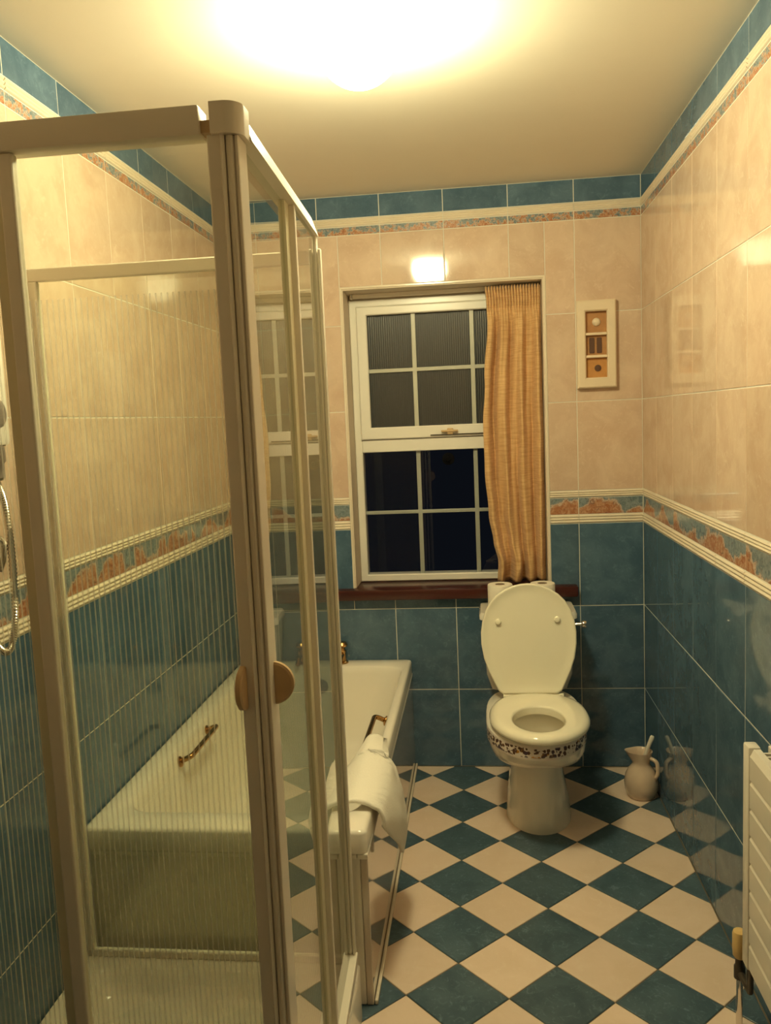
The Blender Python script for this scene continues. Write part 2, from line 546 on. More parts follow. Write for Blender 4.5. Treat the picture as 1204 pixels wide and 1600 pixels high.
# near lengths of the side walls, behind the camera: joined tiles
def joined_tiles(parent, x, y0, y1, sgn):
    gb, gc = [], []
    for (z0, z1, kind) in ROWS:
        y = y0
        while y > y1 + .01:
            g = box(min(x, x + sgn * .008), max(x, x + sgn * .008), max(y1, y - W) + .0016, y - .0016, z0 + .0016, z1 - .0016)
            (gb if kind == 'blue_tile' else gc).append(g)
            y -= W
    a = obj('lower_tiles', join(*gb), M['blue_tile'], parent); a['kind'] = 'stuff'
    a = obj('upper_tiles', join(*gc), M['cream_tile'], parent); a['kind'] = 'stuff'
joined_tiles(wall_right, XR, L - 3.0, -0.3, 1)
joined_tiles(wall_left, XL, L - 3.0, -0.3, -1)

# --- floor tiles, laid on the diagonal
TS = 0.26
U0, V0 = -0.105, 0.077
def clip(poly, axis, lim, keep_less):
    out = []
    for i, p in enumerate(poly):
        q = poly[(i + 1) % len(poly)]
        pi_, qi = p[axis], q[axis]
        pin = pi_ <= lim if keep_less else pi_ >= lim
        qin = qi <= lim if keep_less else qi >= lim
        if pin: out.append(p)
        if pin != qin:
            t = (lim - pi_) / (qi - pi_)
            out.append((p[0] + (q[0] - p[0]) * t, p[1] + (q[1] - p[1]) * t))
    return out
def inset(poly, d):
    c = (sum(p[0] for p in poly) / len(poly), sum(p[1] for p in poly) / len(poly))
    out = []
    n = len(poly)
    for i in range(n):
        a, b, e = poly[i - 1], poly[i], poly[(i + 1) % n]
        d1 = Vector((b[0] - a[0], b[1] - a[1])); d2 = Vector((e[0] - b[0], e[1] - b[1]))
        if d1.length < 1e-6 or d2.length < 1e-6:
            return None
        d1.normalize(); d2.normalize()
        n1, n2 = Vector((-d1.y, d1.x)), Vector((-d2.y, d2.x))
        m = (n1 + n2)
        if m.length < .2: return None
        m = m / max(0.35, (1 + n1.dot(n2)))
        out.append((b[0] + m.x * d, b[1] + m.y * d))
    return out
_whole = {}
for i in range(-6, 20):
    for j in range(-6, 20):
        ua, va = U0 + i * TS, V0 + j * TS
        sq = [((u - v) / 2, (u + v) / 2) for u, v in ((ua, va), (ua + TS, va), (ua + TS, va + TS), (ua, va + TS))]
        cx, cy = sum(p[0] for p in sq) / 4, sum(p[1] for p in sq) / 4
        poly = sq
        for ax, lim, less in ((0, XR - .001, True), (0, XL + .001, False), (1, L - .001, True), (1, 0.45, False)):
            poly = clip(poly, ax, lim, less)
            if len(poly) < 3: break
        if len(poly) < 3: continue
        area = 0.5 * abs(sum(poly[k][0] * poly[(k + 1) % len(poly)][1] - poly[(k + 1) % len(poly)][0] * poly[k][1] for k in range(len(poly))))
        if area < 2e-4: continue
        kind = 'floor_teal' if (i + j) % 2 == 0 else 'floor_cream'
        whole = abs(area - TS * TS / 2) < 1e-6
        if whole and kind in _whole:
            me = _whole[kind]
        else:
            sgn = sum(poly[k][0] * poly[(k + 1) % len(poly)][1] - poly[(k + 1) % len(poly)][0] * poly[k][1] for k in range(len(poly)))
            if sgn < 0: poly = poly[::-1]
            a = inset(poly, 0.0016); b = inset(poly, 0.0032)
            if a is None or b is None: continue
            n = len(poly)
            V = [(x - cx, y - cy, -0.004) for x, y in a] + [(x - cx, y - cy, -0.001) for x, y in a] + [(x - cx, y - cy, 0.0) for x, y in b]
            F = [(r + k, r + (k + 1) % n, r + n + (k + 1) % n, r + n + k) for r in (0, n) for k in range(n)] + [tuple(range(2 * n, 3 * n))]
            me = bpy.data.meshes.new('floor_tile')
            me.from_pydata(V, [], F)
            me.materials.append(M[kind])
            if whole: _whole[kind] = me
        o = bpy.data.objects.new('floor_tile', me)
        COL.objects.link(o)
        o.location = (cx, cy, 0); o.parent = floor

# ------------------------------------------------------------------ window
win = thing('window_1', 'white framed window with a night-black view above the toilet', 'window', ((OX0 + OX1) / 2, 3.42, 0.77))
win['kind'] = 'structure'
FY = 3.46
fx0, fx1 = -0.511, 0.270
obj('reveal', join(box(OX0 - .0, OX0 + .006, L + .001, FY + .07, 0.768, OZ1), box(OX1 - .006, OX1, L + .001, FY + .07, 0.768, OZ1),
                   box(OX0 + .006, OX1 - .006, L + .001, FY + .07, OZ1 - .006, OZ1)), M['plaster'], win)
obj('edge_trim', join(box(OX0 - .006, OX0 + .001, L - .003, L + .008, 0.768, OZ1 + .006, .001), box(OX1 - .001, OX1 + .006, L - .003, L + .008, 0.768, OZ1 + .006, .001),
                      box(OX0 + .001, OX1 - .001, L - .003, L + .008, OZ1 - .001, OZ1 + .006, .001)), M['cream_strip'], win)
def frame_ring(x0, x1, z0, z1, wl, wr, wb, wt, y0, y1, b=.004):
    def r(y, dl, di):
        return ([(x0 + dl, y, z0 + dl), (x1 - dl, y, z0 + dl), (x1 - dl, y, z1 - dl), (x0 + dl, y, z1 - dl)],
                [(x0 + wl - di, y, z0 + wb - di), (x1 - wr + di, y, z0 + wb - di), (x1 - wr + di, y, z1 - wt + di), (x0 + wl - di, y, z1 - wt + di)])
    rings = [r(y1, 0, 0)[0], r(y0 + b, 0, 0)[0], r(y0, b, 0)[0], r(y0, 0, b)[1], r(y0 + b, 0, 0)[1], r(y1, 0, 0)[1]]
    V, F = loft(rings, False, False)
    F += [(20 + j, 20 + (j + 1) % 4, (j + 1) % 4, j) for j in range(4)]
    return V, F
obj('outer_frame', frame_ring(fx0, fx1, .768, 1.954, .031, .03, .030, .030, FY, FY + .06), M['upvc'], win)
obj('head_infill', box(fx0, fx1, FY + .02, FY + .06, 1.9545, OZ1 - .0065), M['plaster'], win)
obj('transom', box(-.480, .240, FY - .002, FY + .06, 1.322, 1.374, .004), M['upvc'], win)
sash = obj('opening_sash', frame_ring(-.481, .243, 1.376, 1.923, .043, .045, .050, .034, FY - .014, FY + .03), M['upvc'], win)
obj('handle', join(box(-.145, -.075, FY - .030, FY - .014, 1.396, 1.405, .003), box(-.120, -.095, FY - .026, FY - .014, 1.386, 1.412, .003)), M['bronze_plastic'], sash)
obj('stay_arm', box(-.19, .03, FY - .020, FY - .0145, 1.384, 1.388), M['dark_metal'], sash)
obj('glass_pane', box(-.438, .198, FY + .010, FY + .014, 1.426, 1.889), M['frosted'], win)
obj('glass_pane', box(-.480, .240, FY + .012, FY + .016, 0.798, 1.322), M['pane'], win)
for x in (-.246, -.006):
    obj('glazing_bar', box(x - .009, x + .009, FY + .001, FY + .0095, 1.426, 1.889, .002), M['bar'], win)
    obj('glazing_bar', box(x - .009, x + .009, FY + .0165, FY + .024, 0.798, 1.322, .002), M['bar'], win)
obj('glazing_bar', box(-.438, .198, FY + .0012, FY + .0095, 1.652, 1.668, .002), M['bar'], win)
obj('glazing_bar', box(-.480, .240, FY + .0167, FY + .0245, 1.056, 1.071, .002), M['bar'], win)
obj('window_sill', box(-.612, .386, 3.285, FY + .02, 0.722, 0.767, .008), M['mahogany'], win, smooth=30)

cup = thing('suction_cup', 'small dark round disc stuck high on the lower window pane', 'suction cup', (-.12, FY + .011, 1.283))
obj('rim', disc((-.12, FY + .0115, 1.283), (0, -1, 0), [(.026, 0), (.025, .002), (.018, .005)]), M['black'], cup, smooth=True)
obj('knob', disc((-.12, FY + .0067, 1.283), (0, -1, 0), [(.010, 0), (.012, .006), (.008, .010)]), M['black'], cup, smooth=True)

# curtain with pencil-pleat heading
def curtain_geo():
    NU, NV = 220, 90
    top, bot = 1.962, 0.774
    V, F = [], []
    edge = [(0, .052, .268), (.05, .056, .268), (.12, .058, .268), (.3, .040, .268), (.45, .030, .268), (.62, .031, .268), (.76, .042, .268), (.86, .058, .267), (.93, .073, .266), (1, .070, .268)]
    def lerp(t):
        for (a, b) in zip(edge, edge[1:]):
            if a[0] <= t <= b[0]:
                q = (t - a[0]) / (b[0] - a[0])
                q = q * q * (3 - 2 * q)
                return a[1] + (b[1] - a[1]) * q, a[2] + (b[2] - a[2]) * q
        return edge[-1][1:]
    for v in range(NV + 1):
        t = v / NV
        x0, x1 = lerp(t)
        z = top + (bot - top) * t
        for u in range(NU + 1):
            s = u / NU
            hd = max(0.0, 1 - t / .10)
            fold = math.sin(2 * PI * (3.7 * s + .18 * math.sin(4 * s + 2.5 * t) - .12 * t)) * .8 + math.sin(2 * PI * (7.4 * s + .25 * t + .4)) * .22 + mnoise.noise(Vector((s * 5, t * 1.6, 3))) * .45
            plt = math.sin(2 * PI * 19 * s) * (0.35 + 0.65 * min(1, hd * 2.5))
            pl = math.exp(-((t - .075) / .03) ** 2)
            amp = .034 * min(1, max(0, (t - .04)) / .12)
            crush = max(0, (t - .84) / .16)
            y = 3.385 - amp * fold - .0075 * plt * max(0, 1 - t / .2) - .006 * pl + .012 * math.exp(-((t - .07) / .012) ** 2)
            y -= crush * (.014 * math.sin(9 * s * 2 + 20 * t) + .016 * mnoise.noise(Vector((s * 8, t * 26, 7)))) + .014 * math.sin(PI * crush)
            y = max(3.334, min(3.428, y))
            x = x0 + (x1 - x0) * s + .004 * mnoise.noise(Vector((s * 9, t * 7, 1))) * min(1, t * 4)
            zz = z + (.006 * math.sin(2 * PI * 19 * s) if v == 0 else 0) + crush * .02 * mnoise.noise(Vector((s * 5, t * 9, 2))) * (1 - crush)
            V.append((min(x, .2685), y, zz))
    for v in range(NV):
        for u in range(NU):
            a = v * (NU + 1) + u
            F.append((a, a + 1, a + NU + 2, a + NU + 1))
    return V, F
curt = thing('curtain', 'gathered gold slub curtain hanging at one side of the window', 'curtain', (.155, 3.38, 1.955))
cl = obj('cloth', curtain_geo(), M['curtain'], curt, smooth='all')
sm = cl.modifiers.new('thick', 'SOLIDIFY'); sm.thickness = .0016
# gather tape stitched across the heading
track = thing('curtain_track', 'thin white curtain track along the top of the window recess', 'curtain track', (-.1, 3.44, 1.966))
obj('rail', box(-.49, .268, 3.432, 3.446, 1.957, 1.9745, .002), M['upvc'], track)
obj('end_stop', box(-.500, -.491, 3.430, 3.447, 1.955, 1.9745, .002), M['upvc'], track)

# ------------------------------------------------------------------ ceiling lamp
lamp = thing('ceiling_lamp', 'lit opal globe lamp on the ceiling', 'lamp', (-.235, 1.92, H))
prof = []
for k in range(15):
    a = -PI / 2 + (PI / 2 + math.radians(20)) * k / 14
    prof.append((max(.002, .096 * math.cos(a)), 2.291 + .096 * math.sin(a)))
obj('globe', lathe(prof, -.235, 1.92, 40), M['lamp'], lamp, smooth='all')
obj('ceiling_plate', lathe([(.060, 2.3240), (.066, 2.326), (.068, H - .0005)], -.235, 1.92, 40), M['upvc'], lamp, smooth=True)

# ------------------------------------------------------------------ bath
BX0, BX1, BY0, BY1, BZ = XL + .002, -.295, 1.880, L - .002, .465
bath = thing('bathtub', 'white bath with glossy panels beside the wall', 'bathtub', ((BX0 + BX1) / 2, (BY0 + BY1) / 2, 0))
rings = [rrect(BX0, BX1, BY0, BY1, .016, .407), rrect(BX0, BX1, BY0, BY1, .016, BZ - .010),
         rrect(BX0 + .003, BX1 - .003, BY0 + .003, BY1 - .003, .016, BZ - .003), rrect(BX0 + .010, BX1 - .010, BY0 + .010, BY1 - .010, .016, BZ),
         rrect(BX0 + .058, BX1 - .024, BY0 + .088, BY1 - .088, .07, BZ), rrect(BX0 + .066, BX1 - .031, BY0 + .097, BY1 - .094, .075, BZ - .006),
         rrect(BX0 + .072, BX1 - .038, BY0 + .105, BY1 - .100, .08, BZ - .03), rrect(BX0 + .085, BX1 - .075, BY0 + .16, BY1 - .112, .09, .32),
         rrect(BX0 + .105, BX1 - .115, BY0 + .24, BY1 - .125, .10, .18), rrect(BX0 + .125, BX1 - .135, BY0 + .29, BY1 - .15, .10, .135),
         rrect(BX0 + .16, BX1 - .170, BY0 + .33, BY1 - .19, .09, .120)]
obj('tub', loft(rings, False, True), M['acrylic'], bath, smooth=50)
obj('side_panel', box(BX1 - .020, BX1 - .002, BY0 + .012, BY1, .001, .3915, .003), M['panel'], bath)
obj('end_panel', box(BX0, BX1 - .0205, BY0 + .013, BY0 + .029, .001, .3915, .003), M['acrylic'], bath)
obj('panel_lip', join(box(BX1 - .026, BX1 + .001, BY0 + .001, BY1, .392, .4065, .003), box(BX0, BX1 - .027, BY0 + .001, BY0 + .02, .392, .4065, .003)), M['acrylic'], bath)
obj('plinth_strip', box(BX1 - .001, BX1 + .008, BY0 + .014, BY1, .0005, .014, .003), M['cream_strip'], bath)
for x, sg, y0, y1 in ((BX1 - .046, -1, 2.42, 2.715), (BX0 + .076, 1, 2.37, 2.63)):
    path = arc_path([(x - sg * .004, y1, .428), (x + sg * .036, y1, .446), (x + sg * .036, y0, .446), (x - sg * .004, y0, .428)])
    g = obj('grip', tube(path, .0085, 10), M['brass'], bath, smooth='all')
    for yy in (y0, y1):
        obj('grip_mount', disc((x - sg * .003, yy, .428), (sg, 0, .3), [(.017, 0), (.017, .004), (.011, .008)], 16), M['brass'], g, smooth=True)
obj('overflow', disc((-.664, BY1 - .106, .385), (0, -1, -.1), [(.032, 0), (.032, .004), (.027, .008), (.024, .006)]), M['grey_plastic'], bath, smooth=True)
obj('waste', lathe([(.030, .1205), (.030, .123), (.020, .122)], -.664, BY1 - .28, 24), M['chrome'], bath, smooth=True)
for x in (-.578, -.750):
    tp = obj('tap', join(lathe([(.024, BZ), (.024, BZ + .006), (.015, BZ + .010), (.014, BZ + .045), (.017, BZ + .05), (.012, BZ + .06), (.010, BZ + .068)], x, BY1 - .045, 18),
                         tube(arc_path([(x, BY1 - .045, BZ + .035), (x, BY1 - .10, BZ + .040), (x, BY1 - .125, BZ + .015)]), .010, 10)), M['brass'], bath, smooth=True)
    obj('tap_head', join(lathe([(.010, BZ + .068), (.022, BZ + .071), (.024, BZ + .078), (.018, BZ + .088), (.006, BZ + .091)], x, BY1 - .045, 12)), M['brass'], tp, smooth=True)

# towelling mat draped over the bath corner
def cloth_geo():
    NU, NV = 60, 36
    V, F = [], []
    zt = BZ + .010
    for v in range(NV + 1):
        t = v / NV
        y = 1.985 + .45 * t
        # outer hang, inner hang, width of the top
        if t < .62: so = .045 + .215 * (t / .55) ** 1.0
        else: so = .287 * max(0.0, 1 - (t - .62) / .10)
        xo = BX1 + .004
        xi = -.405 + .035 * max(0, t - .4)
        if t > .62:
            q = (t - .62) / .38
            xo = BX1 + .004 - .028 * q
            xi = -.397 + .030 * q
        si = .16 * (1 - t) ** .7 if t < .9 else .16 * .1 ** .7 * (1 - (t - .9) / .1)
        top = xo - xi
        tot = si + top + so
        for u in range(NU + 1):
            s = u / NU * tot
            w = mnoise.noise(Vector((u * .11, t * 5, 4))) * .004
            if s < si:
                q = si - s
                p = (xi - .012 - .10 * q, y, zt - .036 - q * .95)
            elif s < si + top:
                q = (s - si) / top
                p = (xi + top * q, y, zt + .010 * math.sin(PI * q) ** .5 * 1.0 + w * .5 - .006 * (abs(q - .5) * 2) ** 6 - .03 * max(0, -.35 - (xi + top * q)) / .055)
            else:
                q = s - si - top
                h = q / max(so, .01)
                p = (xo + .012 + .034 * math.sin(min(1, h) * PI * .75) * min(1, so / .2) + w, y + .02 * h * (t / .7) + .25 * w, zt - .006 - q * .97)
            V.append(p)
    for v in range(NV):
        for u in range(NU):
            a = v * (NU + 1) + u
            F.append((a, a + 1, a + NU + 2, a + NU + 1))
    return V, F
mat_ = obj('bath_mat', cloth_geo(), M['towel'], smooth='all')
tag(mat_, 'white towelling mat draped over the near corner of the bath', 'bath mat')
sm = mat_.modifiers.new('thick', 'SOLIDIFY'); sm.thickness = .009; sm.offset = 1

# ------------------------------------------------------------------ shower tray and enclosure
def lean(geo, k=.038, y0=1.86, xlim=-.5):
    """the side of the enclosure is not quite square to the room: shift x with y"""
    return [(x + (k * (y0 - y) if x > xlim else 0), y, z) for x, y, z in geo[0]], geo[1]
TX0, TX1, TY0, TY1, TZ = XL + .002, -.322, 1.165, 1.862, .140
tray = thing('shower_tray', 'raised white shower tray under the glass enclosure', 'shower tray', ((TX0 + TX1) / 2, (TY0 + TY1) / 2, 0))
rings = [rrect(TX0, TX1, TY0, TY1, .012, .0), rrect(TX0, TX1, TY0, TY1, .012, TZ - .008), rrect(TX0 + .004, TX1 - .004, TY0 + .004, TY1 - .004, .012, TZ),
         rrect(TX0 + .045, TX1 - .045, TY0 + .045, TY1 - .045, .04, TZ), rrect(TX0 + .052, TX1 - .052, TY0 + .052, TY1 - .052, .045, TZ - .006),
         rrect(TX0 + .07, TX1 - .07, TY0 + .07, TY1 - .07, .05, TZ - .05), rrect(TX0 + .10, TX1 - .10, TY0 + .10, TY1 - .10, .05, TZ - .060)]
obj('basin', lean(loft(rings, True, True)), M['acrylic'], tray, smooth=50)
obj('drain', lathe([(.045, TZ - .0595), (.045, TZ - .056), (.03, TZ - .055)], -.67, 1.40, 24), M['chrome'], tray, smooth=True)

enc = thing('shower_enclosure', 'corner-entry shower enclosure with cream frame and striped sliding glass doors', 'shower enclosure', (-.67, 1.52, TZ))
Z0, Z1, ZT = TZ + .001, 1.868, 1.909
zb = TZ + .026
# front: top rail, bottom rail, fixed panel by the wall, sliding door
obj('top_rail', box(XL + .002, -.377, 1.184, 1.226, Z1, ZT, .003), M['white_frame'], enc, smooth=30)
obj('rail_joint', box(-.377, -.356, 1.192, 1.222, Z1 + .004, ZT - .020), M['bronze_plastic'], enc)
def corner_block():
    pts = [(-.360, 1.232), (-.360, 1.181)]
    for k in range(9):
        a = -PI / 2 + k / 8 * PI / 2
        pts.append((-.342 + .026 * math.cos(a), 1.207 + .026 * math.sin(a)))
    pts.append((-.316, 1.232))
    return loft([[(x, y, z) for x, y in pts] for z in (Z1 - .001, ZT + .001)])
obj('corner_block', corner_block(), M['white_frame'], enc, smooth=30)
def skew(xa0, xa1, ya, xb0, xb1, yb, z0, z1):
    v = [(xa0, ya, z0), (xa1, ya, z0), (xb1, yb, z0), (xb0, yb, z0), (xa0, ya, z1), (xa1, ya, z1), (xb1, yb, z1), (xb0, yb, z1)]
    return v, [(3, 2, 1, 0), (4, 5, 6, 7), (0, 1, 5, 4), (1, 2, 6, 5), (2, 3, 7, 6), (3, 0, 4, 7)]
v, f = skew(-.349, -.3165, 1.2325, -.372, -.340, 1.868, Z1, ZT)
v = [(x + (.004 if i in (1, 2) else 0) - (.010 if i in (5, 6) else 0), y, z) for i, (x, y, z) in enumerate(v)]   # face sloped upwards
obj('top_rail', (v, f), M['white_frame'], enc)
obj('rail_track', skew(-.366, -.350, 1.2325, -.390, -.373, 1.868, Z1 + .004, ZT - .012), M['bronze_plastic'], enc)
obj('bottom_rail', box(XL + .002, -.318, 1.184, 1.226, Z0, zb, .003), M['white_frame'], enc)
obj('bottom_rail', lean(box(-.358, -.326, 1.227, 1.861, Z0, zb, .003)), M['white_frame'], enc)
def stile_front(x0, x1, y0, y1):
    """extruded stile with two grooves down its face"""
    w = x1 - x0
    pts = [(x0, y1), (x0, y0 + .002), (x0 + .002, y0), (x1 - .006, y0), (x1 - .004, y0 - .002), (x1 - .002, y0), (x1, y0 + .003), (x1, y1)]
    return loft([[(x, y, z) for x, y in pts] for z in (zb + .001, Z1 - .001)])
fx = obj('fixed_panel', box(XL + .012, -.690, 1.2195, 1.2245, zb, Z1), M['glass_front'], enc)
obj('stile', box(-.716, -.6965, 1.2145, 1.2295, zb + .001, Z1 - .001, .002), M['seal'], fx)
obj('edge_strip', box(-.6955, -.6895, 1.2095, 1.2295, zb + .001, Z1 - .001, .001), M['white_frame'], fx)
obj('wall_jamb', box(XL + .002, XL + .024, 1.208, 1.232, zb + .001, Z1 - .001, .002), M['white_frame'], fx)
dr = obj('sliding_door', box(-.664, -.362, 1.1975, 1.2025, zb + .004, Z1 - .003), M['glass_front'], enc)
obj('stile', box(-.687, -.664, 1.190, 1.208, zb + .001, Z1 - .001, .003), M['white_frame'], dr)
obj('stile', stile_front(-.368, -.343, 1.188, 1.208), M['white_frame'], dr)
def half_disc(center, ax_out, ax_thick, r, th):
    c, o, h = Vector(center), Vector(ax_out), Vector(ax_thick)
    z = Vector((0, 0, 1))
    rs = []
    for d, k in ((-th / 2, .9), (-th / 2 + .002, 1), (th / 2 - .002, 1), (th / 2, .9)):
        pts = [c + h * d - z * r * k]
        for q in range(1, 16):
            a = -PI / 2 + PI * q / 16
            pts.append(c + h * d + o * r * k * math.cos(a) + z * r * k * math.sin(a))
        pts.append(c + h * d + z * r * k)
        rs.append(pts)
    return loft(rs)
obj('handle', half_disc((-.364, 1.1878, 1.058), (0, -1, 0), (1, 0, 0), .034, .011), M['bronze_plastic'], dr, smooth=30)
# side: sliding door and fixed panel
dr2 = obj('sliding_door', lean(box(-.3590, -.3550, 1.236, 1.545, zb + .004, Z1 - .003)), M['glass_side'], enc)
def stile_side():
    pts = [(-.3425, 1.236)]
    for k in range(7):                                  # a half-round bead, a groove and a flat lip
        q = PI * k / 6
        pts.append((-.3365 - .0058 * math.cos(q), 1.196 - .006 * math.sin(q)))
    pts += [(-.330, 1.1975), (-.3285, 1.1975), (-.328, 1.193), (-.3245, 1.193), (-.3235, 1.195), (-.3235, 1.236)]
    return loft([[(x, y, z) for x, y in pts] for z in (zb + .001, Z1 - .002)])
obj('stile', stile_side(), M['white_frame'], dr2)
obj('stile', lean(box(-.3640, -.3500, 1.545, 1.578, zb + .001, Z1 - .001, .002)), M['seal'], dr2)
obj('handle', half_disc((-.327, 1.222, 1.055), (1, 0, 0), (0, 1, 0), .034, .011), M['bronze_plastic'], dr2, smooth=30)
fx2 = obj('fixed_panel', lean(box(-.3480, -.3435, 1.600, 1.847, zb, Z1)), M['glass_side'], enc)
obj('stile', lean(box(-.3525, -.3395, 1.584, 1.600, zb + .001, Z1 - .001, .002)), M['white_frame'], fx2)
obj('end_post', box(-.356, -.338, 1.848, 1.862, zb + .001, Z1 - .001, .003), M['white_frame'], enc)
# rear clear panel between shower and bath
rp = obj('rear_panel', box(XL + .024, -.357, 1.8525, 1.8575, TZ + .018, 1.808), M['glass'], enc)
obj('top_edge', box(XL + .002, -.357, 1.847, 1.863, 1.806, 1.836, .003), M['white_frame'], rp)
obj('bottom_edge', box(XL + .002, -.359, 1.847, 1.8625, Z0, TZ + .018, .002), M['white_frame'], rp)
obj('wall_jamb', box(XL + .002, XL + .024, 1.846, 1.863, TZ + .018, 1.806, .003), M['white_frame'], rp)
obj('post', box(-.337, -.330, 1.846, 1.8625, zb + .001, 1.838, .002), M['white_frame'], rp)

# shower unit, riser and hose on the left wall
shw = thing('shower_unit', 'white wall shower unit with a looped ribbed chrome hose inside the enclosure', 'shower', (XL, 1.53, 1.45))
obj('casing', box(XL + .001, XL + .075, 1.45, 1.604, 1.435, 1.67, .012), M['upvc'], shw, smooth=30)
obj('control_knob', disc((XL + .075, 1.53, 1.50), (1, 0, 0), [(.03, 0), (.028, .02), (.02, .024)]), M['grey_plastic'], shw, smooth=True)
obj('outlet', lathe([(.014, 1.366), (.020, 1.372), (.020, 1.400), (.024, 1.405), (.024, 1.434)], XL + .045, 1.578, 20), M['grey_plastic'], shw, smooth=True)
HX = XL + .045
hp = [(HX, 1.580, 1.366), (HX, 1.602, 1.32), (HX, 1.612, 1.24), (HX, 1.610, 1.14), (HX, 1.600, 1.06), (HX, 1.572, 1.015), (HX, 1.535, 1.03), (HX - .004, 1.522, 1.10), (HX - .006, 1.532, 1.19), (HX - .008, 1.566, 1.243), (HX - .010, 1.598, 1.235), (HX - .016, 1.606, 1.20), (HX - .024, 1.600, 1.175)]
P, R = [], []
fine = []
for i in range(len(hp) - 1):
    a, b = Vector(hp[i]), Vector(hp[i + 1])
    pa = Vector(hp[max(0, i - 1)]); pb = Vector(hp[min(len(hp) - 1, i + 2)])
    for q in range(24):
        t = q / 24
        fine.append(.5 * ((2 * a) + (b - pa) * t + (2 * pa - 5 * a + 4 * b - pb) * t * t + (3 * a - pa - 3 * b + pb) * t ** 3))
for i, p in enumerate(fine):
    P.append(p); R.append(.0084 if i % 2 else .0062)
obj('hose', tube(P, .008, 10, R), M['chrome'], shw, smooth=60)
obj('hose_clip', box(XL + .001, XL + .016, 1.588, 1.612, 1.155, 1.174, .003), M['grey_plastic'], shw)

# ------------------------------------------------------------------ toilet
TXC = .182
toi = thing('toilet', 'white toilet with raised lid and a flowered band round its bowl', 'toilet', (TXC, 2.95, 0))
R_ = [egg(TXC + .003, 2.92, .116, .164, .20, 0, pb=3), egg(TXC + .003, 2.92, .116, .164, .20, .012, pb=3), egg(TXC + .002, 2.92, .108, .161, .20, .08, pf=2.1, pb=3),
      egg(TXC, 2.92, .094, .152, .20, .17, pf=2.2, pb=3), egg(TXC, 2.92, .088, .147, .20, .225, pf=2.3, pb=3), egg(TXC, 2.92, .088, .148, .20, .252, pf=2.3, pb=3),
      egg(TXC, 2.90, .102, .165, .24, .257, pf=2.6, pb=3), egg(TXC - .002, 2.86, .120, .160, .27, .265, pf=2.9, pb=3.2), egg(TXC - .003, 2.83, .138, .160, .29, .279, pf=2.7, pb=3.2), egg(TXC - .005, 2.80, .153, .176, .32, .300, pf=2.4, pb=3.3), egg(TXC - .006, 2.79, .163, .204, .33, .326, pf=2.15, pb=3.4), egg(TXC - .008, 2.79, .168, .224, .33, .350, pb=3.6)]
body = obj('bowl', loft(R_, True, False), M['ceramic'], toi, smooth=60)
band = [egg(TXC - .008, 2.79, .1690, .2246, .331, .350, pb=3.6), egg(TXC - .008, 2.79, .1705, .2262, .332, .354, pb=3.6), egg(TXC - .008, 2.79, .1705, .2262, .332, .394, pb=3.6), egg(TXC - .008, 2.79, .1690, .2246, .331, .398, pb=3.6)]
obj('flowered_band', loft(band, False, False), M['floral'], toi, smooth='all')
inn = [egg(TXC - .008, 2.79, .1690, .2246, .331, .398, pb=3.6), egg(TXC - .006, 2.79, .165, .220, .326, .404, pb=3.6), egg(TXC - .003, 2.72, .118, .128, .14, .404),
       egg(TXC - .003, 2.72, .112, .122, .134, .396), egg(TXC - .003, 2.72, .116, .128, .138, .37), egg(TXC - .003, 2.735, .108, .120, .13, .335), egg(TXC - .003, 2.80, .085, .10, .10, .288), egg(TXC - .003, 2.845, .055, .06, .07, .245), egg(TXC - .003, 2.85, .03, .035, .04, .235)]
obj('bowl_rim', loft(inn, False, True), M['ceramic'], toi, smooth=60)
# seat ring
SX, SY = .1835, 2.755
seat_r = []
def seat_ring(k_out, z, inner=False):
    return egg(SX - .004, 2.713, .0875 + k_out, .120 + k_out, .118 + k_out, z) if inner else egg(SX, SY, .168 + k_out, .215 + k_out, .225 + k_out, z, pb=2.5)
rr = [seat_ring(-.006, .408), seat_ring(0, .414), seat_ring(.001, .424), seat_ring(-.006, .434), seat_ring(-.018, .438),
      seat_ring(.008, .4375, True), seat_ring(.002, .435, True), seat_ring(0, .430, True), seat_ring(.001, .408, True)]
V, F = loft(rr, False, False)
n = 48
F += [((len(rr) - 1) * n + j, (len(rr) - 1) * n + (j + 1) % n, (j + 1) % n, j) for j in range(n)]
obj('seat', (V, F), M['seat'], toi, smooth=50)
# lid, leaning back on the cistern
prof = [(0, .100), (.03, .116), (.10, .130), (.2, .149), (.32, .166), (.45, .1745), (.56, .175), (.66, .169), (.76, .156), (.84, .137), (.90, .113), (.95, .083), (.98, .053), (.995, .026)]
left = [(-w, t) for t, w in prof]
outline = left + [(0, 1.0)] + [(w, t) for t, w in reversed(prof)]
LB, LT = Vector((.169, 2.985, .428)), Vector((.169, 3.045, .832))
ax_up = (LT - LB); Llen = ax_up.length; ax_up.normalize()
ax_n = Vector((1, 0, 0)).cross(ax_up).normalized()         # towards the camera
if ax_n.y > 0: ax_n = -ax_n
def lid_ring(k, d, hole=0):
    c = .5
    out = []
    for x, t in outline:
        tt = c + (t - c) * (1 - k / (Llen * .5)); xx = x * (1 - k / .175)
        out.append(LB + Vector((xx, 0, 0)) + ax_up * (tt * Llen) + ax_n * d)
    return out
rr = [lid_ring(.010, -.016), lid_ring(.003, -.012), lid_ring(0, -.004), lid_ring(.001, .002), lid_ring(.004, .005), lid_ring(.009, .004), lid_ring(.016, .000), lid_ring(.040, -.002), lid_ring(.09, -.003)]
lid = obj('lid', loft(rr, True, True), M['seat'], toi, smooth='all')
for sx, t in ((-.110, .655), (.106, .668)):
    c = LB + Vector((sx, 0, 0)) + ax_up * (t * Llen)
    obj('bumper', disc(c, ax_n, [(.0115, -.003), (.0115, .004), (.009, .009), (.004, .011)], 16), M['seat'], lid, smooth=True)
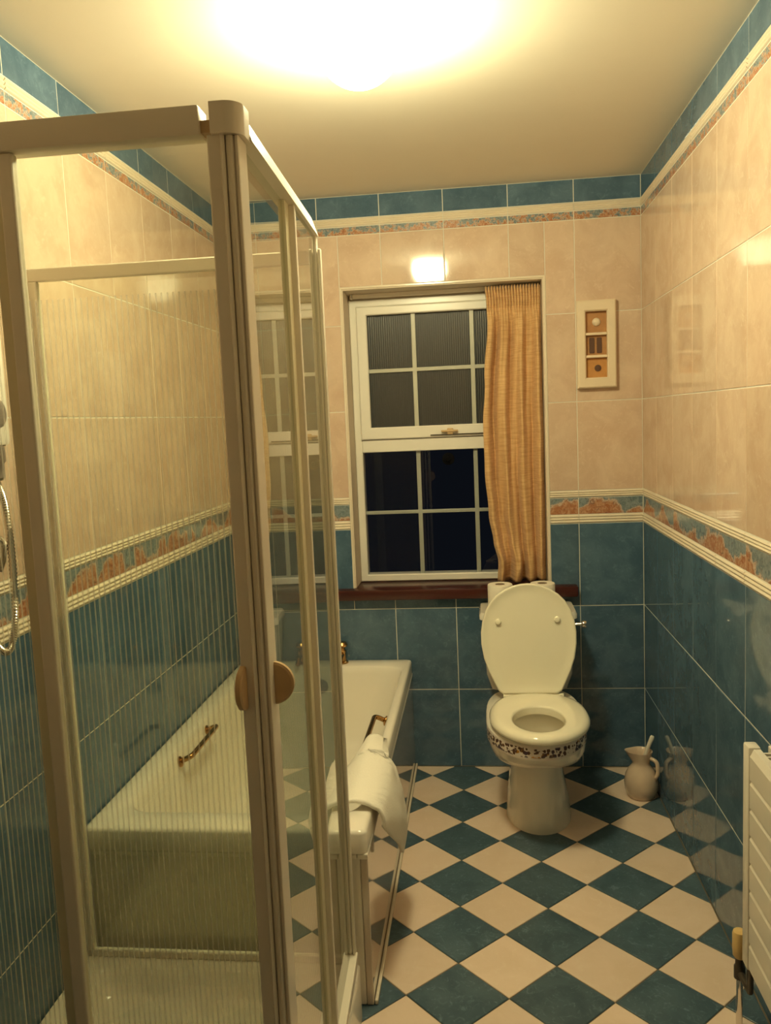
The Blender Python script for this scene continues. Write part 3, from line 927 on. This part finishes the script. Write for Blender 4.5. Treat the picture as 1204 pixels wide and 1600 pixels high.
obj('hinge', tube([(.07, 2.990, .418), (.29, 2.990, .418)], .011, 12), M['seat'], toi, smooth=True)
# cistern
cis = obj('cistern', loft([rrect(.030, .322, 3.145, 3.322, .03, .39), rrect(.012, .342, 3.135, 3.322, .03, .45), rrect(.002, .352, 3.132, 3.322, .03, .62), rrect(.000, .352, 3.130, 3.322, .03, .668)]), M['ceramic'], toi, smooth=50)
obj('cistern_lid', loft([rrect(-.004, .356, 3.124, 3.323, .03, .6685), rrect(-.010, .362, 3.118, 3.324, .03, .674), rrect(-.010, .362, 3.118, 3.324, .03, .690), rrect(-.004, .357, 3.124, 3.323, .03, .700)]), M['ceramic'], toi, smooth=50)
lev = obj('flush_lever', join(disc((.336, 3.132, .655), (0, -1, 0), [(.012, 0), (.012, .008), (.008, .012)], 16),
                              tube([(.336, 3.116, .655), (.362, 3.112, .657), (.378, 3.108, .658)], .0062, 10)), M['chrome'], toi, smooth=True)
obj('lever_knob', disc((.374, 3.108, .658), (1, 0, 0), [(.005, -.002), (.013, .002), (.0155, .009), (.013, .017), (.004, .021)], 14), M['chrome'], lev, smooth=True)

# toilet rolls on the cistern
def roll(x, y, label):
    r = thing('toilet_roll', label, 'toilet roll', (x, y, .700), 'toilet rolls on the cistern')
    return r
ra = roll(.074, 3.205, 'white toilet roll on the cistern, the one nearer the bath')
prof = [(.019, 0), (.047, 0), (.0485, .003), (.0485, .095), (.047, .098), (.019, .098)]
V, F = loft([[(q * math.cos(2 * PI * j / 32), q * math.sin(2 * PI * j / 32), z) for j in range(32)] for q, z in prof], False, False)
obj('paper', (V, F), M['paper'], ra, smooth=40, local=True)
V, F = loft([[(q * math.cos(2 * PI * j / 24), q * math.sin(2 * PI * j / 24), z) for j in range(24)] for q, z in ((.0188, .001), (.0188, .097), (.0176, .097), (.0176, .001))], False, False)
obj('core', (V, F), M['card'], ra, smooth=40, local=True)
rb = ra.copy(); COL.objects.link(rb)
rb['label'] = 'white toilet roll on the cistern, the one nearer the flush lever'
rb.location = (.238, 3.210, .700)
for ch in list(ra.children):
    c = ch.copy(); COL.objects.link(c); c.parent = rb

# ------------------------------------------------------------------ jug with toilet brush
JX, JY = .579, 3.065
jug = thing('jug', 'small pale ceramic jug standing on the floor in the corner', 'jug', (JX, JY, 0))
def jug_geo():
    n = 36
    outp = [(.044, 0), (.050, .004), (.060, .03), (.0625, .055), (.058, .085), (.045, .110), (.034, .124), (.0315, .135), (.035, .150), (.040, .170), (.042, .178)]
    inp = [(.039, .177), (.034, .155), (.028, .135), (.040, .108), (.054, .07), (.05, .02), (.02, .012)]
    rings = []
    for k, (r, z) in enumerate(outp + inp):
        ring = []
        for j in range(n):
            a = 2 * PI * j / n
            lip = max(0, (z - .135) / .045)
            sp = max(0, math.cos(a - PI * 1.03)) ** 5 * lip
            rr_ = r + .020 * sp
            zz = z + (.004 * sp if k < 13 else 0)
            ring.append((JX + rr_ * math.cos(a), JY + rr_ * math.sin(a), zz))
        rings.append(ring)
    return loft(rings, True, True)
obj('body', jug_geo(), M['ceramic_pink'], jug, smooth=60)
dv = Vector((.80, -.60, 0))
def jp(r, z): return (JX + dv.x * r, JY + dv.y * r, z)
obj('handle', tube(arc_path([jp(.036, .158), jp(.064, .150), jp(.068, .105), jp(.054, .078)]), .0075, 10), M['ceramic_pink'], jug, smooth='all')
br = thing('toilet_brush', 'toilet brush with pale handle leaning out of the jug', 'toilet brush', (JX, JY, .02))
obj('handle', tube([(JX - .006, JY, .075), (JX + .012, JY - .002, .15), (JX + .024, JY - .004, .19), (JX + .040, JY - .005, .232), (JX + .042, JY - .005, .238)], .007, 10, [.005, .0065, .0075, .0085, .006]), M['ceramic'], br, smooth='all')
obj('brush_head', lathe([(.01, .022), (.022, .03), (.025, .05), (.022, .07), (.008, .08)], JX - .006, JY, 16), M['towel'], br, smooth=True)

# ------------------------------------------------------------------ framed box of three pictures
pf = thing('picture_frame', 'narrow cream frame with three small compartments on the wall', 'picture frame', (.473, L, 1.71))
px0, px1, pz0, pz1 = .398, .546, 1.545, 1.880
ix0, ix1, iz0, iz1 = .431, .512, 1.585, 1.838
obj('frame', frame_ring(px0, px1, pz0, pz1, ix0 - px0, px1 - ix1, iz0 - pz0, pz1 - iz1, L - .030, L - .001, .005), M['wood_cream'], pf, smooth=30)
zs = [iz0, 1.666, 1.752, iz1]
for z in zs[1:3]:
    obj('divider', box(ix0, ix1, L - .024, L - .004, z - .005, z + .005, .002), M['wood_cream'], pf)
for k, mm in enumerate(('tan2', 'tan', 'tan')):
    bk = obj('backing', box(ix0, ix1, L - .006, L - .003, zs[k] + .005 * (k > 0), zs[k + 1] - .005 * (k < 2)), M[mm], pf)
    cz_ = (zs[k] + zs[k + 1]) / 2
    if k == 2:
        obj('shell', disc((.474, L - .006, cz_ + .003), (0, -1, 0), [(.016, 0), (.015, .004), (.010, .008), (.003, .010)]), M['shell'], bk, smooth=True)
    elif k == 1:
        for x in (.456, .484):
            obj('dark_slat', loft([rrect(x - .010, x + .010, cz_ - .030, cz_ + .030, .004, 0)[:], rrect(x - .009, x + .009, cz_ - .029, cz_ + .029, .004, .004)]), M['dark_slot'], bk)
            o = bk.children[-1]
            for v in o.data.vertices:      # stand the slat upright on the backing
                w = v.co + wloc(bk)
                v.co = Vector((w.x, L - .006 - w.z, w.y)) - wloc(bk)
    else:
        obj('dial', disc((.478, L - .006, cz_ - .004), (0, -1, 0), [(.013, 0), (.012, .003), (.006, .004)]), M['dark_slot'], bk, smooth=True)

# ------------------------------------------------------------------ radiator
RX = .560
rad = thing('radiator', 'white ribbed panel radiator low on the side wall', 'radiator', (XR, 1.4, .45))
def rad_panel():
    prof = [(RX + .016, .215)]
    z = .215; pit = .0622
    for k in range(8):
        prof += [(RX + .0035, z + .001), (RX + .0005, z + .004), (RX, z + .012), (RX, z + pit - .006), (RX + .0025, z + pit - .002)]
        z += pit
    prof += [(RX + .008, .722), (RX + .022, .7225), (RX + .022, .215)]
    return loft([[(x, y, zz) for x, zz in prof] for y in (.98, 1.765)])
obj('panel', rad_panel(), M['radiator'], rad, smooth=25)
obj('end_casing', box(RX - .003, RX + .024, 1.7655, 1.803, .213, .726, .005), M['radiator'], rad, smooth=30)
obj('rear_panel', box(RX + .045, RX + .058, .98, 1.79, .215, .722, .003), M['radiator'], rad)
g = [box(RX + .025, RX + .044, .99 + .02 * k, .996 + .02 * k, .23, .719) for k in range(39)]
fins = obj('convector_fins', join(*g), M['radiator'], rad)
for y in (1.12, 1.66):
    obj('bracket', box(RX + .058, XR - .0005, y - .015, y + .015, .55, .66, .002), M['radiator'], rad)
vx, vy = .574, 1.872
obj('valve_head', lathe([(.012, .173), (.0155, .178), (.0165, .20), (.0165, .232), (.0145, .238), (.006, .240)], vx, vy, 20), M['valve_cap'], rad, smooth=40)
obj('valve_body', join(lathe([(.008, .118), (.013, .122), (.013, .150), (.010, .155), (.010, .173)], vx, vy, 16), tube([(vx, vy, .136), (vx, 1.80, .140), (vx - .005, 1.78, .230)], .008, 10)), M['dark_metal'], rad, smooth=True)
obj('pipe', tube([(vx, vy, .0), (vx, vy, .118)], .0075, 12), M['chrome'], rad, smooth=True)
